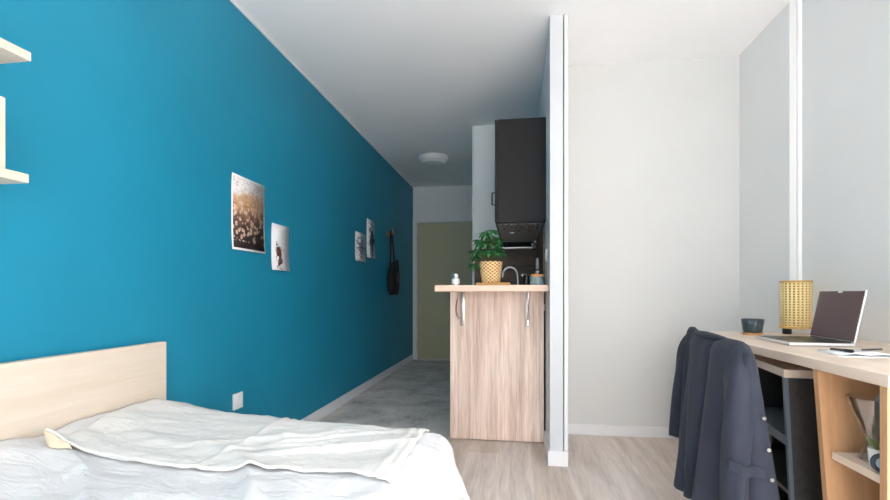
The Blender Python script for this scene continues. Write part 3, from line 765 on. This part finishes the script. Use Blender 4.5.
# pedestal under the desk
pd = thing('storage_pedestal', 'black open pedestal with an oak top tucked under the desk', 'pedestal', (0.941, 1.852, 0), math.radians(-7))
ZP = 0.70
MB().box(0, 0, ZP-0.029, 0.40, 0.56, ZP, 0.002).build('top', 'desk_oak', pd)
sp_ = -0.085
MB().hexa([(0.014, 0.004+sp_, 0), (0.39, 0.004+sp_, 0), (0.39, 0.020+sp_, 0), (0.014, 0.020+sp_, 0),
           (0.014, 0.004, ZP-0.0295), (0.39, 0.004, ZP-0.0295), (0.39, 0.020, ZP-0.0295), (0.014, 0.020, ZP-0.0295)]).build('side_panel', 'black_laminate', pd)
MB().hexa([(0.002, 0.002+sp_, 0), (0.0135, 0.002+sp_, 0), (0.0135, 0.022+sp_, 0), (0.002, 0.022+sp_, 0),
           (0.002, 0.002, ZP-0.0295), (0.0135, 0.002, ZP-0.0295), (0.0135, 0.022, ZP-0.0295), (0.002, 0.022, ZP-0.0295)]).build('edge_strip', 'blue_grey_metal', pd)
MB().box(0.004, 0.535, 0, 0.39, 0.551, ZP-0.0295, 0.001).build('side_panel', 'black_laminate', pd)
MB().box(0.375, 0.0, 0.26, 0.389, 0.534, ZP-0.0295).build('back_panel', 'black_laminate', pd)
MB().box(0.02, -0.008, 0.42, 0.374, 0.534, 0.455, 0.001).build('shelf', 'blue_grey_metal', pd)
MB().box(0.02, -0.035, 0.25, 0.374, 0.534, 0.265, 0.001).build('bottom', 'black_laminate', pd)

# laptop
lp = thing('laptop', 'open silver laptop with a dark screen on the desk', 'laptop', (1.05, 2.03, ZD), math.radians(-4))
lw, ld = 0.32, 0.222
MB().box(0, 0, 0.002, ld, lw, 0.014, 0.003).build('laptop_base', 'aluminium', lp)
MB().box(0.006, 0.006, 0.0141, ld-0.012, lw-0.006, 0.0146).build('deck', 'key_black', lp)
kb_ = MB()
for r in range(5):
    for c in range(14):
        x0 = 0.192-r*0.0205; y0 = 0.022+c*0.0199
        kb_.box(x0-0.017, y0, 0.0147, x0, y0+0.017, 0.0158)
kb_.build('keyboard', 'black_metal', lp)
MB().box(0.015, 0.105, 0.0147, 0.078, 0.215, 0.0151).build('trackpad', 'hood_grey', lp)
ang = math.radians(11)
RM = Matrix.Translation((ld-0.004, 0, 0.014)) @ Matrix.Rotation(ang, 4, 'Y')
def tilt_box(x0, y0, z0, x1, y1, z1, bev=0.0):
    t = MB(); t.box(x0, y0, z0, x1, y1, z1, bev); bmesh.ops.transform(t.bm, matrix=RM, verts=t.bm.verts[:]); return t
lid = tilt_box(-0.001, 0, 0, 0.005, lw, 0.207, 0.002).build('screen_lid', 'aluminium', lp)
tilt_box(-0.0016, 0.005, 0.006, -0.0011, lw-0.005, 0.203).build('display', 'display', lid)
tilt_box(-0.0026, lw/2-0.014, 0.196, -0.0017, lw/2+0.014, 0.203).build('webcam_cover', 'white_plastic', lid)
MB().cyl((ld-0.006, 0.02, 0.014), (ld-0.006, lw-0.02, 0.014), 0.005).build('hinge', 'black_metal', lp, True)

# lamp
tl = thing('table_lamp', 'small table lamp with a yellow cane lattice shade in the desk corner', 'lamp', (1.385, 2.62, ZD))
shm = MB(); NR, NC = 17, 24; R = 0.066; z0, z1 = 0.03, 0.268
def cyl_face(a0, a1, zz0, zz1):
    n = 3; prev = None
    for i in range(n+1):
        a = a0+(a1-a0)*i/n
        p = ((R*math.cos(a), R*math.sin(a), zz0), (R*math.cos(a), R*math.sin(a), zz1))
        cur = [shm.bm.verts.new(q) for q in p]
        if prev: shm.bm.faces.new((prev[0], cur[0], cur[1], prev[1]))
        prev = cur
m0 = 0.010; rh = (z1-z0-2*m0)/NR; ca = 2*PI/NC; hf = 0.5
cyl_face(0, 2*PI/2, z0, z0); 
shm.bm.clear()
for k in range(NC):
    A = k*ca
    cyl_face(A, A+ca*(1-hf), z0+m0, z1-m0)
    for r in range(NR+1):
        zc = z0+m0+r*rh
        cyl_face(A+ca*(1-hf), A+ca, max(z0+m0, zc-rh*(1-hf)/2), min(z1-m0, zc+rh*(1-hf)/2))
bmesh.ops.remove_doubles(shm.bm, verts=shm.bm.verts[:], dist=1e-5)
o = shm.build('lamp_shade', 'cane', tl, 'all'); solid(o, 0.0015, 0)
for z in (z0, z1-m0):
    MB().lathe([(R+0.0025, z), (R+0.0025, z+m0), (R-0.0025, z+m0), (R-0.0025, z), (R+0.0025, z)], 52, cap=False).build('shade_rim', 'cane_rim', tl, True)
MB().lathe([(0.019, 0), (0.020, 0.002), (0.020, 0.045), (0.018, 0.05), (0.0001, 0.05)], 28, -0.034, 0.012).box(-0.04, 0.006, 0.040, 0.012, 0.018, 0.05, 0.002).lathe([(0.014, 0.035), (0.018, 0.05), (0.018, 0.10), (0.0001, 0.10)], 24).build('lamp_base', 'black_metal', tl, True)
for k in range(3):
    a = 2*PI*k/3+0.4
    MB().tube([(0.018*math.cos(a), 0.018*math.sin(a), 0.045), ((R-0.003)*math.cos(a), (R-0.003)*math.sin(a), 0.036)], 0.002, 6).build('spider_arm', 'black_metal', tl, True)
MB().lathe([(R-0.006, z0+0.012), (R-0.006, z1-0.012)], 40, cap=False).build('hole_darkener', 'cane_hole_shade', tl, True)  # added inner sleeve that makes the lattice holes look dark
MB().sphere((0, 0, 0.14), 0.028, (1, 1, 1.25)).build('bulb', 'lamp_opal', tl, True)

# cup and coaster
cs = MB().lathe([(0.042, 0), (0.046, 0.003), (0.047, 0.008), (0.043, 0.009), (0.0001, 0.009)], 36).build('coaster', 'board_wood', None, True, loc=(1.165, 2.575, ZD))
tag(cs, 'round wooden coaster under the slate cup', 'coaster')
cp = MB()
prof = [(0.036, 0.0), (0.041, 0.004), (0.046, 0.035), (0.0505, 0.068), (0.0475, 0.068), (0.043, 0.036), (0.037, 0.010), (0.0001, 0.010)]
n = 48; rings = []
for r, z in prof:
    ring = []
    for i in range(n):
        a = 2*PI*i/n; dip = 0
        if 0.06 < z:
            da = (a-math.radians(245)+PI) % (2*PI)-PI
            dip = -0.012*math.exp(-(da/0.16)**2)
        ring.append((r*math.cos(a), r*math.sin(a), z+dip))
    rings.append(ring)
cp.loft(rings, True, True, False)
cpo = cp.build('cup', 'slate_ceramic', None, 'all', loc=(1.165, 2.575, ZD+0.0093))
tag(cpo, 'slate blue ceramic cup with a notched rim on a wooden coaster', 'cup')

# notebook, pens, papers
nb = thing('notebook', 'open white notebook on the desk in front of the laptop', 'notebook', (1.125, 1.775, ZD), math.radians(-8))
MB().box(-0.085, -0.075, 0, 0.085, 0.075, 0.002, 0.0005).build('cover', 'white_plastic', nb)
pg = MB(); rows = []
for i in range(17):
    t = i/16*2-1; z = 0.004+0.006*(1-abs(abs(t)-0.45)/0.55)**1.0*(1 if abs(t) > 0.02 else 0.2)
    rows.append([(t*0.082, -0.072, z), (t*0.082, 0.072, z)])
pg.loft(rows, closed=False); o = pg.build('pages', 'paper', nb, 'all'); solid(o, 0.002, 1)
pn = MB().cyl((1.222, 1.812, ZD+0.0155), (1.135, 1.766, ZD+0.0175), 0.0032, 12)
pno = pn.build('pen', 'hood_grey', None, True); tag(pno, 'slim dark grey pen lying on the notebook page towards the wall', 'pen')
pk = thing('marker', 'dark pen with a black cap lying on the notebook page towards the desk edge', 'pen', (1.062, 1.748, ZD+0.0175), math.radians(22))
MB().cyl((0, 0.035, 0), (0, -0.01, 0), 0.0045, 12).build('barrel', 'hood_grey', pk, True)
MB().cyl((0, -0.0105, 0), (0, -0.035, 0), 0.0055, 12).build('cap', 'black_metal', pk, True)
pp = MB().box(-0.10, -0.06, 0, 0.10, 0.06, 0.0015).build('paper_sheet', 'paper', None, loc=(1.27, 1.66, ZD+0.0004))
pp.rotation_euler = (0, 0, math.radians(-6)); tag(pp, 'loose white paper sheet on the desk beside the notebook', 'paper')

# vase, small pot, ring on the shelf
ZS = 0.4975
vs = MB().lathe([(0.0001, 0.003), (0.031, 0.0), (0.034, 0.003), (0.028, 0.018), (0.018, 0.045), (0.019, 0.062), (0.034, 0.10), (0.050, 0.140), (0.060, 0.178), (0.0585, 0.178),
                 (0.048, 0.140), (0.032, 0.102), (0.0165, 0.064), (0.0155, 0.050), (0.0001, 0.040)], 48, cap=False).build('glass_vase', 'vase_glass', None, True, loc=(1.0, 1.515, ZS))
tag(vs, 'flared clear glass vase on the desk shelf', 'vase')
sp2 = thing('succulent', 'little spiky plant in a white pot behind the desk end panel', 'plant', (0.976, 1.462, ZS))
MB().lathe([(0.015, 0), (0.017, 0.002), (0.0215, 0.05), (0.0195, 0.05), (0.018, 0.045), (0.0001, 0.045)], 28).build('pot', 'white_ceramic', sp2, True)
lf = MB()
for k in range(11):
    a = k*2.4; e = 0.55+0.4*(k % 3)/2
    d = Vector((math.cos(a)*math.cos(e)*0.45, math.sin(a)*math.cos(e)*0.45, math.sin(e)))
    leaflet(lf, Vector((0, 0, 0.044)), d, Vector((math.sin(a), -math.cos(a), 0.2)), 0.034+0.008*(k % 2), 0.004, 0.1)
lf.build('leaves', 'leaf_pale', sp2, 'all')
rg = thing('ring_ornament', 'small dark ring shaped object standing on the desk shelf below the vase', 'ornament', (0.950, 1.402, ZS), math.radians(-40))
tm = MB(); nn = 30
rings = [[((0.021+0.006*math.cos(2*PI*j/10))*math.cos(2*PI*i/nn), 0.007*math.sin(2*PI*j/10), 0.027+(0.021+0.006*math.cos(2*PI*j/10))*math.sin(2*PI*i/nn)) for j in range(10)] for i in range(nn+1)]
tm.loft(rings, True); tm.build('outer_ring', 'ring_blue', rg, 'all')
MB().cyl((0, -0.003, 0.027), (0, 0.003, 0.027), 0.015, 24).build('centre_disc', 'ring_pale', rg, True)

# ------------------------------------------------------------------ chair
ch = thing('desk_chair', 'dark desk chair mostly hidden under the navy jacket', 'chair', (0.92, 1.88, 0))
cx, cy = 0.92, 1.88
MB().box(-0.1845, -0.045, 0.43, -0.02, 0.145, 0.47, 0.012).build('seat', 'black_cloth', ch)
MB().box(-0.197, -0.12, 0.40, -0.185, 0.14, 0.755, 0.004).build('backrest', 'black_cloth', ch)
for (x, y, zt) in ((-0.160, -0.03, 0.43), (-0.160, 0.13, 0.43), (-0.035, -0.03, 0.43), (-0.035, 0.13, 0.43)):
    MB().tube([(x, y, 0), (x, y, 0.4), (x, y, zt-0.001)], 0.011, 12).build('leg', 'black_metal', ch, True)

# ------------------------------------------------------------------ jacket
jk = thing('suit_jacket', 'dark navy suit jacket draped over the back of the desk chair', 'jacket', (0.72, 1.88, 0.2))
jx, jy, jz = 0.72, 1.88, 0.2
def ztop(y):          # shoulder line along the chair back (world y)
    z = 0.812
    z += 0.018*math.exp(-((y-2.115)/0.035)**2)
    z -= 0.050*max(0, (1.72-y)/0.12)**1.6
    z -= 0.05*max(0, (y-2.135)/0.05)**2
    return z
NU, NVv = 96, 44
rings = []
for j in range(NVv+1):
    k = j/NVv
    ring = []
    for i in range(NU):
        t = i/NU                        # closed plan loop: 0..0.5 outer side far -> near, 0.5..1 inner side near -> far
        if t < 0.5:
            s = t/0.5
            yy0 = 2.135-(2.135-1.615)*s
        else:
            s = (1-t)/0.5
            yy0 = 2.135-(2.135-1.615)*s
        outer = t < 0.5
        # ends flare with height
        yy = yy0 + k*(0.03*(1-s) - 0.015*s)
        endround = math.sin(PI*s)**0.35
        zt = ztop(yy0)
        hem = 0.215+0.012*math.sin(s*7)-0.03*s
        kk = k
        wI = 0.0 if outer else min(1.0, min(s, 1-s)/0.14)
        wI = wI*wI*(3-2*wI)
        hem = hem*(1-wI)+0.64*wI
        z = zt+(hem-zt)*kk
        g = min(1, kk/0.06)**0.5        # rounding at the shoulder
        foldamp = 0.005+0.036*kk**0.8
        f = (1.0*math.sin(s*11+1.0+0.9*kk) + 0.35*math.sin(s*23+2+1.8*kk) + 0.5*noise.noise(Vector((s*5, kk*2.2, 3.3))))
        cr = (2.2*math.exp(-((s-0.13)/0.06)**2) - 1.7*math.exp(-((s-0.36+0.05*kk)/0.10)**2) + 2.6*math.exp(-((s-0.585+0.09*kk)/0.028)**2) - 1.2*math.exp(-((s-0.70+0.06*kk)/0.07)**2) + 1.2*math.exp(-((s-0.30-0.10*kk)/0.022)**2)*kk)
        if outer:
            th_ = 0.033+0.060*kk*(1-0.55*s)
            x = 0.72 - th_*endround*g + foldamp*endround*0.45*f*-0.6 - foldamp*endround*cr*-0.62
            x += 0.075*max(0, (s-0.80)/0.2)**1.5*kk
        else:
            th_ = 0.026+0.010*kk
            x = 0.733 + th_*endround*g + foldamp*0.2*f*endround
            x += 0.085*max(0, (s-0.80)/0.2)**1.2*kk
        ring.append((x-jx, yy-jy, z-jz))
    rings.append(ring)
jb = MB(); jb.loft(rings, True, True, False)
o = jb.build('jacket_body', 'navy_wool', jk, 'all'); solid(o, 0.004, 0)

def sleeve(path, radii, name='sleeve', sq=1.0, ph=0.0):
    mb = MB(); rings = []; n = 24
    for idx, (p, r) in enumerate(zip(path, radii)):
        ring = []
        for i in range(n):
            a = 2*PI*i/n
            w = 1+0.10*math.sin(a*3+idx*0.5+ph)+0.05*math.sin(a*5+idx*0.9)
            ring.append((p[0]-jx+r[0]*math.cos(a)*w, p[1]-jy+r[1]*math.sin(a)*w, p[2]-jz))
        rings.append(ring)
    mb.loft(rings, True, True, False)
    o = mb.build(name, 'navy_wool', jk, 'all'); solid(o, 0.003, 0); subd(o, 1)
    return o
# far sleeve
N = 12
path = []; rad = []
for i in range(N+1):
    k = i/N
    path.append((0.722-0.030*k-0.004*math.sin(PI*k), 2.125+0.075*k+0.010*math.sin(PI*k), 0.806-0.455*k))
    e = min(1, (k+0.02)/0.15)**0.6
    rad.append(((0.036-0.006*k)*e, (0.040-0.010*k)*e))
sleeve(path, rad)
# near sleeve, hanging against the body
path = []; rad = []
for i in range(N+1):
    k = i/N
    path.append((0.716-0.024*k, 1.672-0.022*k, 0.802-0.53*k))
    e = min(1, (k+0.02)/0.18)**0.6
    rad.append(((0.036+0.002*k)*e, (0.058-0.010*k)*e))
sleeve(path, rad, ph=1.0)
# collar roll along the top
cpts = []; 
for i in range(15):
    t = i/14; y = 2.07-0.30*t
    cpts.append((0.722-0.018*math.sin(PI*t)-jx, y-jy, ztop(y)-jz+0.002-0.006*abs(t-0.5)))
MB().tube(cpts, [0.004+0.011*math.sin(PI*min(1, max(0, i/14)))**0.6 for i in range(15)], 10).build('collar', 'navy_wool', jk, 'all')
# front edge buttons and pocket flap
for (bx_, by_, bz_) in ((0.758, 1.600, 0.585), (0.768, 1.594, 0.49), (0.775, 1.590, 0.40)):
    MB().cyl((bx_-jx, by_-jy, bz_-jz), (bx_-0.003-jx, by_-0.006-jy, bz_-jz), 0.0055, 18, 0.0015).build('button', 'button_horn', jk, True)
from mathutils.bvhtree import BVHTree
bpy.context.view_layer.update()
vs_, ps_ = [], []
for ob in [c for c in jk.children if c.name.startswith(('jacket_body', 'sleeve'))]:
    b0_ = len(vs_); vs_ += [v.co.copy() for v in ob.data.vertices]; ps_ += [[b0_+q for q in p.vertices] for p in ob.data.polygons]
bvh_ = BVHTree.FromPolygons(vs_, ps_)
dr_ = Vector((0.75, 0.66, 0)).normalized(); sd_ = Vector((-0.66, 0.75, 0))
rows = []
for a_ in range(7):
    row = []
    for b_ in range(13):
        o_ = Vector((0.745-jx, 1.585-jy, 0.425-jz)) + sd_*(0.0+0.085*(b_/12)) + Vector((0, 0, -0.034*a_/6 + 0.022*b_/12)) - dr_*0.4
        h_ = bvh_.ray_cast(o_, dr_)[0]
        if h_ is None: h_ = o_ + dr_*0.4
        row.append(tuple(h_ - dr_*(0.004 + 0.004*a_/6)))
    rows.append(row)
pf = MB(); pf.loft(rows, closed=False)
o = pf.build('pocket_flap', 'navy_wool', jk, 'all'); solid(o, 0.003, 0)

# ------------------------------------------------------------------ light, world, camera
w = bpy.data.worlds.new('daylight'); S.world = w; w.use_nodes = True
nt = w.node_tree; bgn = nt.nodes['Background']
tc = nd(nt, 'ShaderNodeTexCoord'); sx = nd(nt, 'ShaderNodeSeparateXYZ'); lk(nt, tc.outputs['Generated'], sx.inputs[0])
lk(nt, ramp(nt, mth(nt, 'MULTIPLY_ADD', sx.outputs['Z'], 0.5, 0.5), [(0.47, (0.32, 0.315, 0.30)), (0.53, (0.50, 0.497, 0.49)), (0.75, (0.82, 0.83, 0.84)), (0.95, (1.0, 1.0, 1.0))]), bgn.inputs[0])
bgn.inputs[1].default_value = 11.5
def portal(loc, rot, sx, sy):
    l = bpy.data.lights.new('window_portal', 'AREA'); l.shape = 'RECTANGLE'; l.size = sx; l.size_y = sy
    l.cycles.is_portal = True
    o = bpy.data.objects.new('window_portal', l); C.objects.link(o); o.location = loc; o.rotation_euler = rot
portal(((WX0+WX1)/2, YF-0.13, (WZ0+WZ1)/2), (PI/2, 0, 0), WX1-WX0, WZ1-WZ0)
portal((XR+0.13, (VY0+VY1)/2, (VZ0+VZ1)/2), (0, PI/2, 0), VZ1-VZ0, VY1-VY0)

bounce_sun = bpy.data.lights.new('bounce_sun', 'SUN'); bounce_sun.energy = 44; bounce_sun.angle = math.radians(3); bounce_sun.color = (0.97, 0.98, 1.0)  # added sun, landing out of view so its bounce brightens ceiling and walls
so = bpy.data.objects.new('bounce_sun', bounce_sun); C.objects.link(so); so.location = (6, 2, 6)
so.rotation_euler = Vector((-1, -0.42, -0.74)).to_track_quat('-Z', 'Y').to_euler()

cam = bpy.data.cameras.new('camera'); co = bpy.data.objects.new('camera', cam); C.objects.link(co)
a = math.atan(71/477)
co.location = (0, 0, 0.97); co.rotation_euler = (PI/2, 0, a)
cam.sensor_width = 36; cam.sensor_fit = 'HORIZONTAL'; cam.lens = 477/890*36
cam.shift_y = 43.5/890; cam.clip_start = 0.02
S.camera = co
S.view_settings.view_transform = 'Standard'; S.view_settings.look = 'None'
S.view_settings.exposure = 0.58; S.view_settings.gamma = 1.0; S.view_settings.use_curve_mapping = False
S.cycles.use_denoising = True
S.cycles.max_bounces = 14; S.cycles.diffuse_bounces = 10; S.cycles.transparent_max_bounces = 12
